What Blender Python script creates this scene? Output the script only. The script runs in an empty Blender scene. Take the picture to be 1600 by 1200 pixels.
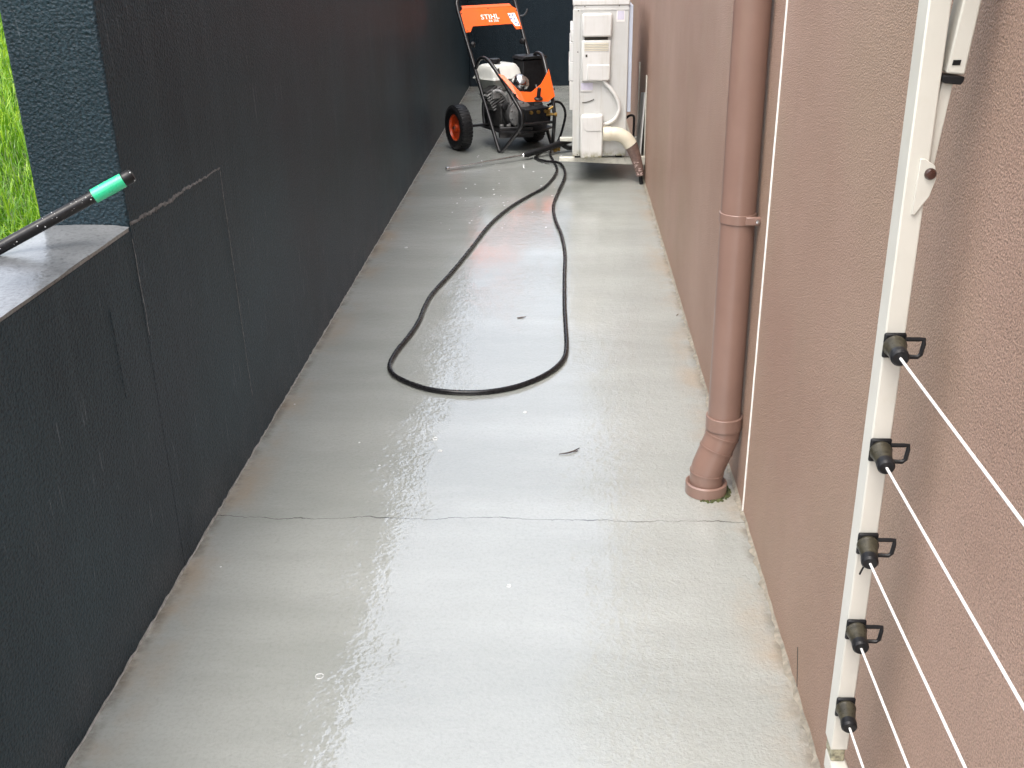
import bpy, math, random
import numpy as np
from mathutils import Vector, Matrix
R = math.radians
random.seed(7); RNG = np.random.default_rng(7)
scene = bpy.context.scene
C = scene.collection

# ------------------------------------------------------------------ camera
CAM_H = 1.42
cam_d = bpy.data.cameras.new('camera'); cam = bpy.data.objects.new('camera', cam_d); C.objects.link(cam)
cx = Vector((0.99874738, 0.04733495, -0.01621927))      # image right
cy = -Vector((0.00393208, -0.39739343, -0.91763991))    # image up
cz = -Vector((-0.04988187, 0.91642668, -0.39708178))    # backwards
m = Matrix((cx, cy, cz)).transposed().to_4x4(); m.translation = (0, 0, CAM_H)
cam.matrix_world = m
cam_d.sensor_width = 36; cam_d.lens = 1665 / 1600 * 36
cam_d.clip_start = 0.02; cam_d.clip_end = 500
scene.camera = cam

# ------------------------------------------------------------------ sky, sun, exposure (bright rain overcast)
SUN_EL, SUN_AZ = 66, 206            # azimuth measured from +Y towards +X
world = bpy.data.worlds.new('World'); scene.world = world; world.use_nodes = True
wn, wl = world.node_tree.nodes, world.node_tree.links
bg = wn['Background']; bg.inputs['Strength'].default_value = 0.15
sky = wn.new('ShaderNodeTexSky'); sky.sky_type = 'NISHITA'; sky.sun_disc = False
sky.sun_elevation = R(SUN_EL); sky.sun_rotation = R(SUN_AZ)
sky.air_density = 1.0; sky.dust_density = 5.0; sky.ozone_density = 1.0
hsv = wn.new('ShaderNodeHueSaturation'); hsv.inputs['Saturation'].default_value = 0.48   # cloud cover greys the blue out
wl.new(sky.outputs[0], hsv.inputs['Color']); wl.new(hsv.outputs[0], bg.inputs['Color'])
sun_d = bpy.data.lights.new('sun', 'SUN'); sun = bpy.data.objects.new('sun', sun_d); C.objects.link(sun)
sun_d.energy = 0.55; sun_d.angle = R(110); sun_d.color = (1.0, 0.99, 0.975)
sd = Vector((math.sin(R(SUN_AZ)) * math.cos(R(SUN_EL)), math.cos(R(SUN_AZ)) * math.cos(R(SUN_EL)), math.sin(R(SUN_EL))))
sun.rotation_euler = sd.to_track_quat('Z', 'Y').to_euler(); sun.location = (0, 4, 8)
scene.view_settings.view_transform = 'Standard'; scene.view_settings.look = 'None'
scene.view_settings.exposure = 1.6; scene.view_settings.gamma = 1.0
scene.view_settings.use_curve_mapping = False

# ------------------------------------------------------------------ mesh helpers
class MB:
    def __init__(s): s.v = []; s.f = []
    def add(s, vs, fs):
        o = len(s.v); s.v += [tuple(v) for v in vs]; s.f += [tuple(i + o for i in f) for f in fs]; return s
    def box(s, x0, x1, y0, y1, z0, z1, M=None):
        vs = [Vector((x, y, z)) for x in (x0, x1) for y in (y0, y1) for z in (z0, z1)]
        if M: vs = [M @ v for v in vs]
        return s.add(vs, [(0,1,3,2), (4,6,7,5), (0,4,5,1), (2,3,7,6), (0,2,6,4), (1,5,7,3)])
    def prism(s, pts, off):
        n = len(pts); off = Vector(off); a = [Vector(p) for p in pts]
        return s.add(a + [p + off for p in a], [tuple(range(n))[::-1], tuple(range(n, 2*n))] + [(i, (i+1) % n, n + (i+1) % n, n + i) for i in range(n)])
    def tube(s, pts, r, n=12, cap=True, flat=None):
        pts = [Vector(p) for p in pts]; k = len(pts)
        rs = r if isinstance(r, (list, tuple)) else [r] * k
        T = []
        for i in range(k):
            t = (pts[min(i+1, k-1)] - pts[max(i-1, 0)]); T.append(t.normalized())
        u = T[0].orthogonal().normalized() if flat is None else (Vector(flat) - T[0] * T[0].dot(Vector(flat))).normalized()
        vs, fs = [], []
        for i in range(k):
            u = (u - T[i] * u.dot(T[i])).normalized(); w = T[i].cross(u)
            for j in range(n):
                a = 2 * math.pi * j / n; vs.append(pts[i] + (u * math.cos(a) + w * math.sin(a)) * rs[i])
        for i in range(k - 1):
            for j in range(n): fs.append((i*n + j, i*n + (j+1) % n, (i+1)*n + (j+1) % n, (i+1)*n + j))
        if cap: fs += [tuple(range(n))[::-1], tuple((k-1)*n + j for j in range(n))]
        return s.add(vs, fs)
    def lathe(s, prof, org, axis, n=24, close=True):
        ax = Vector(axis).normalized(); u = ax.orthogonal().normalized(); w = ax.cross(u); o = Vector(org)
        vs, fs = [], []; k = len(prof)
        for r, h in prof:
            for j in range(n):
                a = 2 * math.pi * j / n; vs.append(o + ax * h + (u * math.cos(a) + w * math.sin(a)) * max(r, 1e-5))
        for i in range(k - 1):
            for j in range(n): fs.append((i*n + j, i*n + (j+1) % n, (i+1)*n + (j+1) % n, (i+1)*n + j))
        if close: fs += [tuple(range(n))[::-1], tuple((k-1)*n + j for j in range(n))]
        return s.add(vs, fs)
    def build(s, name, mat, parent=None, smooth=True, bevel=0, seg=2, angle=35):
        me = bpy.data.meshes.new(name); me.from_pydata(s.v, [], s.f); me.update()
        me.materials.append(mat)
        import bmesh
        bm = bmesh.new(); bm.from_mesh(me); bmesh.ops.recalc_face_normals(bm, faces=bm.faces); bm.to_mesh(me); bm.free()
        if smooth: me.shade_smooth(); me.set_sharp_from_angle(angle=R(angle))
        o = bpy.data.objects.new(name, me); C.objects.link(o)
        if parent is not None: o.parent = parent
        if bevel:
            b = o.modifiers.new('bevel', 'BEVEL'); b.width = bevel; b.segments = seg; b.limit_method = 'ANGLE'; b.angle_limit = R(40)
            b.harden_normals = False
        return o

def spline(pts, per=6):
    P = [Vector(p) for p in pts]; out = []
    Q = [P[0] * 2 - P[1]] + P + [P[-1] * 2 - P[-2]]
    for i in range(1, len(Q) - 2):
        a, b, c, d = Q[i-1], Q[i], Q[i+1], Q[i+2]
        for k in range(per):
            t = k / per
            out.append(0.5 * ((2*b) + (c - a)*t + (2*a - 5*b + 4*c - d)*t*t + (3*b - a - 3*c + d)*t**3))
    out.append(P[-1]); return out

def tag(o, label, cat, group=None):
    o['label'] = label; o['category'] = cat
    if group: o['group'] = group
    return o
def empty(name, loc=(0, 0, 0), rz=0):
    o = bpy.data.objects.new(name, None); C.objects.link(o); o.location = loc; o.rotation_euler = (0, 0, rz)
    o.empty_display_size = 0.1; return o
def kind(o, k): o['kind'] = k; return o

# ------------------------------------------------------------------ materials
class NT:
    def __init__(s, name):
        s.m = bpy.data.materials.new(name); s.m.use_nodes = True; s.n = s.m.node_tree.nodes; s.l = s.m.node_tree.links
        s.p = s.n['Principled BSDF']; s.tc = s.n.new('ShaderNodeTexCoord')
    def set(s, **k):
        for a, b in k.items(): s.inp(a, b)
        return s
    def inp(s, nm, val):
        i = s.p.inputs[nm.replace('_', ' ')]
        if hasattr(val, 'is_output'): s.l.new(val, i)
        else: i.default_value = val
    def coords(s, scale=(1, 1, 1), loc=(0, 0, 0), src='Object'):
        mp = s.n.new('ShaderNodeMapping'); mp.inputs['Scale'].default_value = scale; mp.inputs['Location'].default_value = loc
        s.l.new(s.tc.outputs[src], mp.inputs[0]); return mp.outputs[0]
    def noise(s, scale, detail=4, rough=0.55, vec=None, dist=0.0):
        t = s.n.new('ShaderNodeTexNoise'); t.inputs['Scale'].default_value = scale; t.inputs['Detail'].default_value = detail
        t.inputs['Roughness'].default_value = rough; t.inputs['Distortion'].default_value = dist
        s.l.new(vec if vec is not None else s.tc.outputs['Object'], t.inputs['Vector']); return t.outputs['Fac']
    def voro(s, scale, vec=None, feature='F1'):
        t = s.n.new('ShaderNodeTexVoronoi'); t.feature = feature; t.inputs['Scale'].default_value = scale
        s.l.new(vec if vec is not None else s.tc.outputs['Object'], t.inputs['Vector']); return t.outputs['Distance']
    def ramp(s, fac, stops):
        r = s.n.new('ShaderNodeValToRGB'); e = r.color_ramp.elements
        while len(e) < len(stops): e.new(0.5)
        for el, (p, c) in zip(e, stops):
            el.position = p; el.color = (c, c, c, 1) if not hasattr(c, '__len__') else (*c, 1)
        s.l.new(fac, r.inputs[0]); return r.outputs[0]
    def mix(s, fac, a, b, blend='MIX'):
        x = s.n.new('ShaderNodeMix'); x.data_type = 'RGBA'; x.blend_type = blend
        for sock, v in ((x.inputs[0], fac), (x.inputs[6], a), (x.inputs[7], b)):
            if hasattr(v, 'is_output'): s.l.new(v, sock)
            elif hasattr(v, '__len__'): sock.default_value = (*v, 1)
            else: sock.default_value = v
        return x.outputs[2]
    def math(s, op, a, b=None, c=None, clamp=False):
        x = s.n.new('ShaderNodeMath'); x.operation = op; x.use_clamp = clamp
        for i, v in enumerate((a, b, c)):
            if v is None: continue
            if hasattr(v, 'is_output'): s.l.new(v, x.inputs[i])
            else: x.inputs[i].default_value = v
        return x.outputs[0]
    def sep(s, src='Object'):
        x = s.n.new('ShaderNodeSeparateXYZ'); s.l.new(s.tc.outputs[src], x.inputs[0]); return x.outputs
    def mapr(s, v, a, b, c=0.0, d=1.0):
        x = s.n.new('ShaderNodeMapRange'); x.interpolation_type = 'SMOOTHSTEP'
        s.l.new(v, x.inputs[0])
        for i, q in zip((1, 2, 3, 4), (a, b, c, d)): x.inputs[i].default_value = q
        return x.outputs[0]
    def bump(s, h, strength, dist, normal=None):
        x = s.n.new('ShaderNodeBump'); x.inputs['Strength'].default_value = strength if not hasattr(strength, 'is_output') else 1
        if hasattr(strength, 'is_output'): s.l.new(strength, x.inputs['Strength'])
        x.inputs['Distance'].default_value = dist; s.l.new(h, x.inputs['Height'])
        if normal is not None: s.l.new(normal, x.inputs['Normal'])
        return x.outputs[0]

def simple(name, col, rough=0.5, metal=0.0, var=0.12, scale=14, coat=0.0, bump=0.0, bscale=300, dirt=None, spec=0.5):
    t = NT(name)
    nz = t.noise(scale, 5, 0.6)
    lo = tuple(c * (1 - var) for c in col); hi = tuple(min(1, c * (1 + var)) for c in col)
    c = t.mix(t.ramp(nz, [(0.35, 0.0), (0.65, 1.0)]), lo, hi)
    if dirt:
        d = t.noise(scale * 2.3, 6, 0.7)
        c = t.mix(t.ramp(d, [(0.56, 0.0), (0.72, 0.55)]), c, dirt)
    r = t.mapr(t.noise(scale * 1.7, 3), 0.3, 0.7, max(0.02, rough - 0.08), min(1, rough + 0.08))
    t.set(Base_Color=c, Roughness=r, Metallic=metal, Coat_Weight=coat, Coat_Roughness=0.06, Specular_IOR_Level=spec)
    if bump: t.set(Normal=t.bump(t.noise(bscale, 3), bump, 0.001))
    return t.m

def mat_concrete():
    t = NT('wet_concrete'); x, y, z = t.sep()
    big = t.noise(1.6, 5, 0.6)
    band = t.noise(1.0, 5, 0.6, t.coords((0.9, 3.2, 1)))
    fine = t.noise(110, 4, 0.7)
    c = t.mix(t.ramp(band, [(0.35, 0.0), (0.66, 1.0)]), (0.272, 0.288, 0.264), (0.362, 0.379, 0.354))
    c = t.mix(t.ramp(big, [(0.38, 0.45), (0.62, 0.0)]), c, (0.285, 0.298, 0.268))
    c = t.mix(t.ramp(fine, [(0.32, 0.28), (0.52, 0.0)]), c, (0.18, 0.185, 0.17))
    # silt and rust stains gathered along both wall feet
    edge = t.math('MINIMUM', t.math('ADD', x, 0.916), t.math('SUBTRACT', 0.465, x))
    stn = t.noise(3.1, 6, 0.65, t.coords((1, 0.8, 1), (3.1, 0, 0)))
    e1 = t.math('MULTIPLY', t.mapr(edge, 0.13, 0.0), t.ramp(stn, [(0.44, 0.0), (0.66, 0.8)]), clamp=True)
    c = t.mix(e1, c, (0.34, 0.25, 0.155))
    e2 = t.math('MULTIPLY', t.mapr(edge, 0.035, 0.0), t.ramp(t.noise(14, 5, 0.7), [(0.40, 0.0), (0.6, 0.75)]), clamp=True)
    c = t.mix(e2, c, (0.10, 0.085, 0.06))
    # hairline crack right across the slab and a fainter broken one
    w = t.noise(2.4, 2, 0.5, t.coords((1, 0, 0), (1.7, 0, 0))); w2 = t.noise(22, 4, 0.7, t.coords((1, 0, 0), (0, 2, 0)))
    yc = t.math('ADD', t.math('MULTIPLY', t.math('SUBTRACT', w, 0.5), 0.09), t.math('MULTIPLY', t.math('SUBTRACT', w2, 0.5), 0.03))
    dy = t.math('ABSOLUTE', t.math('SUBTRACT', t.math('SUBTRACT', y, 2.395), yc))
    wid = t.mapr(t.noise(9, 4, 0.7, t.coords((1, 0, 0), (0, 5, 0))), 0.42, 0.72, 0.0008, 0.0036)
    crack = t.math('LESS_THAN', dy, wid)
    c = t.mix(t.math('MULTIPLY', crack, 0.85), c, (0.05, 0.05, 0.045))
    # worn side by the house drains dry and coarse, the rest keeps a film of water
    wob = t.math('MULTIPLY', t.math('SUBTRACT', t.noise(1.7, 4, 0.6, t.coords((1, 0.7, 1), (2, 9, 0))), 0.5), 0.9)
    dry = t.mapr(t.math('ADD', x, wob), -0.02, 0.30)
    film = t.ramp(t.noise(2.2, 4, 0.55, t.coords((1.6, 0.9, 1), (0, 4.2, 0))), [(0.42, 0.0), (0.60, 1.0)])     # 1 = standing film of water
    film = t.math('MULTIPLY', film, t.math('SUBTRACT', 1.0, dry))
    grain = t.math('ADD', t.noise(150, 3, 0.6), t.math('MULTIPLY', t.noise(55, 3, 0.5), 0.9))
    crk_h = t.math('MULTIPLY', crack, -4.0)
    t.set(Base_Color=c, Roughness=0.55, Normal=t.bump(t.math('ADD', grain, crk_h), t.mapr(dry, 0, 1, 0.6, 1.0), 0.0030))
    cs = t.mapr(film, 0.0, 1.0, 0.30, 0.11)
    rip = t.math('ADD', t.noise(95, 1, 0.4), t.math('MULTIPLY', t.noise(30, 1, 0.5), 1.5))
    coatn = t.bump(rip, cs, 0.0036)
    t.set(Coat_Weight=t.mapr(dry, 0, 1, 1.0, 0.6), Coat_IOR=2.6, Coat_Roughness=t.math('ADD', t.mapr(film, 0, 1, 0.04, 0.012), t.math('MULTIPLY', dry, 0.16)), Coat_Normal=coatn)
    return t.m

def mat_render(name, a, b, scale, bump, rough, coat, streak=(0.0, (1, 1, 1)), dist=0.003, warm=None, coat_b=0.25, spec=0.5, rain_marks=None, pits=(0.30, 0.55, 0.50, 1.0)):
    """trowelled render wall, wet; a/b two tones, vertical run marks"""
    t = NT(name); x, y, z = t.sep()
    c = t.mix(t.ramp(t.noise(1.3, 5, 0.6), [(0.35, 0.0), (0.65, 1.0)]), a, b)
    run = t.noise(1.0, 5, 0.65, t.coords((16, 16, 0.9)))
    c = t.mix(t.math('MULTIPLY', t.ramp(run, [(0.5, 0.0), (0.74, 1.0)]), streak[0]), c, streak[1])
    if warm:
        k = t.noise(0.9, 4, 0.6, t.coords((1, 1, 1), (7, 3, 2))); c = t.mix(t.ramp(k, [(0.5, 0.0), (0.7, 0.6)]), c, warm)
    if rain_marks:   # pale runs painted in place of falling rain streaks, splash marks at foot
        d1 = t.noise(1.0, 3, 0.6, t.coords((75, 75, 6.0))); d2 = t.noise(2.3, 4, 0.6, t.coords((1, 1, 1), (11, 4, 0)))
        dm = t.math('MULTIPLY', t.ramp(d1, [(0.63, 0.0), (0.70, 1.0)]), t.ramp(d2, [(0.45, 0.0), (0.62, 1.0)]))
        c = t.mix(t.math('MULTIPLY', dm, rain_marks[0]), c, rain_marks[1])
        sp = t.mapr(z, 0.0, 0.22, 1.0, 0.0); sn = t.noise(5.0, 5, 0.7)
        c = t.mix(t.math('MULTIPLY', sp, t.ramp(sn, [(0.42, 0.0), (0.64, 0.55)])), c, tuple(q * 0.6 for q in rain_marks[1]))
    g1 = t.noise(scale, 3, 0.6); g2 = t.voro(scale * 0.8)
    pit = t.ramp(g1, [(pits[0], pits[1]), (pits[2], pits[3])])
    c = t.mix(1.0, c, pit, 'MULTIPLY')
    h = t.math('ADD', g1, t.math('MULTIPLY', g2, 0.5))
    n = t.bump(h, bump, dist)
    t.set(Base_Color=c, Roughness=rough, Normal=n, Coat_Weight=coat, Coat_IOR=1.4, Coat_Roughness=0.18, Coat_Normal=t.bump(h, coat_b, dist), Specular_IOR_Level=spec)
    return t.m

M = {}
M['concrete'] = mat_concrete()
M['dark_wall'] = mat_render('charcoal_render', (0.0070, 0.0185, 0.0265), (0.0150, 0.0350, 0.0470), 170, 0.9, 0.6, 0.22, (0.40, (0.034, 0.052, 0.064)), 0.0045, warm=(0.0140, 0.0195, 0.0300), coat_b=0.9, spec=0.2, pits=(0.33, 0.45, 0.66, 1.35), rain_marks=(0.75, (0.095, 0.110, 0.122)))
M['end_wall'] = mat_render('charcoal_render_cool_cast', (0.0050, 0.0120, 0.0180), (0.0075, 0.0165, 0.0245), 150, 0.9, 0.6, 0.15, (0.3, (0.014, 0.026, 0.036)), 0.0045, coat_b=0.9, spec=0.15, rain_marks=(0.4, (0.045, 0.055, 0.065)))  # same charcoal paint, the far wall's darker, bluer cast put into the colour
M['cap'] = mat_render('wet_coping_sky_sheen', (0.085, 0.090, 0.094), (0.30, 0.31, 0.315), 120, 0.6, 0.4, 1.0, dist=0.002)  # pale tones put the sky's sheen into the charcoal coping's colour
M['brown'] = mat_render('brown_stucco', (0.372, 0.228, 0.164), (0.455, 0.296, 0.222), 370, 0.9, 0.6, 0.16, (0.22, (0.30, 0.20, 0.155)), 0.0055, warm=(0.39, 0.275, 0.185), coat_b=0.8, pits=(0.34, 0.52, 0.60, 1.10))
M['soil'] = simple('lawn_soil', (0.06, 0.09, 0.02), 0.9, var=0.4, scale=20)
M['ground'] = simple('bare_ground', (0.10, 0.09, 0.07), 0.9, var=0.3, scale=3)
M['pipe'] = simple('brown_pvc', (0.225, 0.138, 0.108), 0.36, var=0.06, scale=5, coat=0.35)
M['seal'] = simple('white_sealant', (0.78, 0.75, 0.70), 0.5, var=0.1, scale=60)
M['post'] = simple('cream_powder_coat', (0.60, 0.58, 0.515), 0.38, var=0.05, scale=6, coat=0.3, dirt=(0.56, 0.53, 0.44))
M['black'] = simple('black_plastic', (0.012, 0.012, 0.013), 0.38, var=0.3, scale=40, spec=0.22)
M['holder'] = simple('aged_olive_plastic', (0.045, 0.040, 0.027), 0.34, var=0.35, scale=90, coat=0.08, spec=0.22)
M['cord'] = simple('white_cord', (0.70, 0.69, 0.665), 0.5, var=0.02, scale=60)
M['rust'] = simple('brown_bolt', (0.05, 0.018, 0.012), 0.3, var=0.4, scale=80, coat=0.5)
M['grime'] = simple('mouldy_sleeve', (0.30, 0.28, 0.19), 0.6, var=0.6, scale=75, dirt=(0.012, 0.013, 0.008))
M['ac'] = simple('ivory_steel', (0.57, 0.575, 0.555), 0.42, var=0.04, scale=5, coat=0.25, dirt=(0.52, 0.505, 0.44))
M['ac2'] = simple('white_plastic', (0.66, 0.655, 0.63), 0.36, var=0.04, scale=7, coat=0.25)
M['coil'] = simple('pale_blue_coil_guard', (0.52, 0.57, 0.66), 0.45, var=0.06)
M['sticker'] = simple('lilac_sticker', (0.60, 0.58, 0.68), 0.5, var=0.05, scale=60)
M['slot'] = simple('dark_gap', (0.05, 0.045, 0.035), 0.8)
M['duct'] = simple('cream_plastic_bend', (0.66, 0.61, 0.48), 0.42, var=0.05, scale=9, coat=0.2)
M['wrap'] = simple('brown_pipe_wrap', (0.15, 0.095, 0.078), 0.55, var=0.2, scale=60, coat=0.2)
M['foil'] = simple('torn_pale_wrap', (0.55, 0.42, 0.38), 0.4, var=0.3, scale=90)
M['bracket'] = simple('weathered_white_bracket', (0.62, 0.61, 0.53), 0.5, var=0.12, scale=20, dirt=(0.14, 0.13, 0.06))
M['board'] = simple('pale_grey_board', (0.52, 0.52, 0.50), 0.5, var=0.06)
M['orange'] = simple('orange_powder_coat', (0.90, 0.115, 0.006), 0.45, var=0.04, scale=20, coat=0.15)
M['rim'] = simple('orange_rim', (0.62, 0.07, 0.01), 0.4, var=0.15, scale=40, coat=0.3)
M['tyre'] = simple('wet_tyre_rubber', (0.012, 0.012, 0.013), 0.42, var=0.3, scale=60, bump=0.4, spec=0.22)
M['frame'] = simple('black_steel_tube', (0.010, 0.010, 0.011), 0.35, var=0.2, scale=30, coat=0.35, spec=0.35)
M['tank'] = simple('white_tank_paint', (0.66, 0.67, 0.62), 0.35, var=0.06, scale=16, coat=0.4)
M['tank2'] = simple('grey_green_tank_base', (0.36, 0.38, 0.34), 0.4, var=0.1, scale=16, coat=0.2)
M['alu'] = simple('cast_aluminium', (0.30, 0.30, 0.295), 0.42, metal=0.6, var=0.3, scale=40, bump=0.3)
M['alud'] = simple('dark_cast_aluminium', (0.045, 0.045, 0.045), 0.45, metal=0.5, var=0.3, scale=40)
M['chrome'] = simple('bright_steel', (0.55, 0.55, 0.55), 0.16, metal=1.0, var=0.1, scale=20)
M['brass'] = simple('brass', (0.30, 0.19, 0.06), 0.4, metal=1.0, var=0.2, scale=50)
M['hose'] = simple('wet_black_hose', (0.010, 0.010, 0.011), 0.25, var=0.2, scale=50, coat=0.08, spec=0.22)
M['pole'] = simple('wet_black_pole', (0.012, 0.012, 0.013), 0.3, var=0.3, scale=30, coat=0.08, spec=0.22)
M['green'] = simple('green_tape', (0.015, 0.46, 0.22), 0.34, var=0.08, scale=40, coat=0.4)
M['print'] = simple('white_print', (0.85, 0.83, 0.80), 0.5, var=0.02)
M['stick_w'] = simple('white_warning_sticker', (0.78, 0.78, 0.78), 0.4, var=0.03)
M['picto'] = simple('pictogram_ink', (0.10, 0.12, 0.30), 0.5)
M['moss'] = simple('moss', (0.055, 0.065, 0.02), 0.9, var=0.5, scale=120, bump=1.0, bscale=400)
M['mortar'] = simple('dirty_mortar', (0.24, 0.215, 0.17), 0.7, var=0.3, scale=50, dirt=(0.13, 0.11, 0.07), bump=0.8, bscale=150)
M['halo_pale'] = simple('pale_halo_strip', (0.33, 0.345, 0.335), 0.6, var=0.3, scale=60)  # pale colour for the halo line added at the left wall foot
M['seam'] = simple('raw_render_edge', (0.12, 0.122, 0.124), 0.7, var=0.5, scale=70, bump=1.0, bscale=160)
M['twig'] = simple('wet_twig', (0.045, 0.028, 0.022), 0.5, var=0.3, scale=90)
M['leaf'] = simple('brown_leaf', (0.09, 0.055, 0.035), 0.5, var=0.3, scale=90)
M['foam'] = simple('foam_fleck', (0.55, 0.56, 0.56), 0.3, var=0.03, coat=0.5)

for k in ('ac', 'ac2'):
    nt = M[k].node_tree; t = NT.__new__(NT); t.m, t.n, t.l = M[k], nt.nodes, nt.links; t.p = nt.nodes['Principled BSDF']; t.tc = [q for q in nt.nodes if q.type == 'TEX_COORD'][0]
    old = t.p.inputs['Base Color'].links[0].from_socket; z = t.sep()[2]
    low = t.math('MULTIPLY', t.mapr(z, 0.05, 0.0), t.ramp(t.noise(30, 5, 0.7), [(0.35, 0.1), (0.6, 0.9)]), clamp=True)
    col = t.mix(low, old, (0.20, 0.18, 0.07))
    run = t.math('MULTIPLY', t.ramp(t.noise(1.0, 5, 0.7, t.coords((40, 40, 2.5))), [(0.52, 0.0), (0.72, 0.4)]), 1.0)
    t.inp('Base_Color', t.mix(run, col, (0.42, 0.39, 0.30)))
def mat_water():
    t = NT('rain_drop_water'); t.set(Base_Color=(0.93, 0.95, 0.95, 1), Roughness=0.04, Transmission_Weight=0.55, IOR=1.33); return t.m
M['water'] = mat_water()
def mat_grass():
    t = NT('grass_blade')
    at = t.n.new('ShaderNodeAttribute'); at.attribute_name = 'tone'
    c = t.ramp(at.outputs['Fac'], [(0.0, (0.03, 0.10, 0.004)), (0.45, (0.14, 0.33, 0.008)), (1.0, (0.46, 0.64, 0.04))])
    t.set(Base_Color=c, Roughness=0.42, Transmission_Weight=0.0, Subsurface_Weight=0.0, Coat_Weight=0.25)
    tr = t.n.new('ShaderNodeBsdfTranslucent'); t.l.new(c, tr.inputs[0])
    mx = t.n.new('ShaderNodeMixShader'); mx.inputs[0].default_value = 0.42
    t.l.new(t.p.outputs[0], mx.inputs[1]); t.l.new(tr.outputs[0], mx.inputs[2]); t.l.new(mx.outputs[0], t.n['Material Output'].inputs[0])
    return t.m
M['grass'] = mat_grass()

# ------------------------------------------------------------------ the setting
XL, XR = -0.916, 0.465          # faces of the dark wall and of the house
WT = 0.19                       # wall thickness
YP, YB = 2.145, 10.374          # where the tall wall starts, where the passage ends
CAPZ, TOPZ = 0.849, 1.56
LAWN = 0.66
kind(MB().box(-60, 60, -60, 60, -0.35, -0.30).build('ground', M['ground'], smooth=False), 'structure')
path = kind(MB().box(XL - 0.02, XR + 0.02, -3.0, YB + 0.02, -0.12, 0.0).build('path', M['concrete'], smooth=False), 'structure')

# left wall: low run beside the lawn, tall run from the corner on
wall = empty('garden_wall', (XL - WT / 2, YP, 0))
tag(wall, 'charcoal rendered garden wall with low coping stepping up to tall run on left', 'wall')
def wloc(mb): 
    mb.v = [(x - (XL - WT/2), y - YP, z) for x, y, z in mb.v]; return mb
wloc(MB().box(XL - WT, XL, YP, YB + 0.2, -0.3, TOPZ)).build('tall_run', M['dark_wall'], wall, bevel=0.006)
wloc(MB().box(XL - WT + 0.001, XL - 0.0005, -3.0, YP + 0.002, -0.3, CAPZ - 0.012)).build('low_run', M['dark_wall'], wall, smooth=False)
def coping():
    ny, nx = 90, 6; vs = []; fs = []
    ys = np.linspace(-3.0, YP - 0.001, ny)
    for j, y in enumerate(ys):
        for i in range(nx + 1):
            u = i / nx; x = XL - WT + u * WT
            e = 0.0035 * (RNG.random() - 0.5)
            vs.append((x + (e if i in (0, nx) else 0), y, CAPZ + 0.004 * math.sin(math.pi * u) - (0.003 if i in (0, nx) else 0) + 0.0015 * (RNG.random() - 0.5)))
    for j in range(ny - 1):
        for i in range(nx): a = j * (nx + 1) + i; fs.append((a, a + 1, a + nx + 2, a + nx + 1))
    mb = MB().add(vs, fs); mb.box(XL - WT + 0.002, XL - 0.002, -3.0, YP - 0.001, CAPZ - 0.0119, CAPZ - 0.004); return mb
wloc(coping()).build('coping', M['cap'], wall, angle=60)
def ragged(p0, p1, width, depth, normal, side, n=60):
    """a raised raw edge of broken render, from p0 to p1, on a wall face"""
    p0, p1, nr, sd_ = Vector(p0), Vector(p1), Vector(normal), Vector(side); mb = MB(); vs, fs = [], []
    w = width; off = 0
    for i in range(n + 1):
        t = i / n; p = p0.lerp(p1, t); w = width * (0.45 + 0.9 * RNG.random()) * (0.5 + 0.5 * math.sin(math.pi * min(1, t * 1.1 + 0.1)))
        off += (RNG.random() - 0.5) * width * 0.5; off *= 0.9
        d = depth * (0.5 + RNG.random())
        vs += [p + sd_ * (off - w / 2) + nr * 0.0003, p + sd_ * (off - w * 0.1) + nr * d, p + sd_ * (off + w * 0.2) + nr * d * 0.6, p + sd_ * (off + w / 2) + nr * 0.0003]
    for i in range(n):
        for k in range(3): a = i * 4 + k; fs.append((a, a + 1, a + 5, a + 4))
    return mb.add(vs, fs)
wloc(ragged((XL, YP + 0.003, CAPZ + 0.002), (XL, 2.775, 0.836), 0.010, 0.0020, (1, 0, 0), (0, 0, 1), 90)).build('broken_render_edge', M['seam'], wall, angle=80)
wloc(ragged((XL, 2.776, 0.83), (XL, 2.812, 0.16), 0.0045, 0.0012, (1, 0, 0), (0, 1, 0), 80)).build('render_seam', M['seam'], wall, angle=80)
wloc(ragged((XL, YP + 0.004, 0.82), (XL, YP + 0.012, 0.60), 0.004, 0.0012, (1, 0, 0), (0, 1, 0), 40)).build('render_seam', M['seam'], wall, angle=80)
wloc(ragged((XL, 1.985, 0.72), (XL, 1.99, 0.52), 0.005, 0.0012, (1, 0, 0), (0, 1, 0), 40)).build('render_seam', M['dark_wall'], wall, angle=80)

ew = MB().box(XL + 0.001, XR + 0.3, YB, YB + 0.19, -0.3, 1.25); ew.v = [(x, y - YB, z) for x, y, z in ew.v]
ew = ew.build('end_wall', M['end_wall'], bevel=0.006); ew.location = (0, YB, 0)
tag(ew, 'charcoal rendered wall with painted-in dark cool cast closing the far end of passage', 'wall')

# house on the right
house = empty('house', (XR, 0, 0)); tag(house, 'brown stucco house wall along right side of the passage', 'house')
hm = MB().box(0, 4.0, -3.0, 13, -0.3, 2.75); hm.build('stucco_wall', M['brown'], house, smooth=False)
MB().box(-0.06, 4.1, -3.1, 13.1, 2.75, 2.93).build('roof_fascia', M['post'], house, bevel=0.01)
def joint_line():
    mb = MB(); pts = []
    for i in range(60):
        z = 0.002 + i / 59 * 2.74; pts.append((-0.0005, 2.445 - 0.033 * z + 0.0012 * (RNG.random() - 0.5), z))
    return mb.tube(pts, 0.0031, 8)
joint_line().build('joint_sealant', M['seal'], house)
MB().prism([(0.0002, 1.735, 0.012), (0.0002, 1.739, 0.012), (0.0002, 1.765, 0.085), (0.0002, 1.763, 0.088)], (-0.0012, 0, 0)).build('hairline_crack', M['slot'], house, smooth=False)

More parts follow.
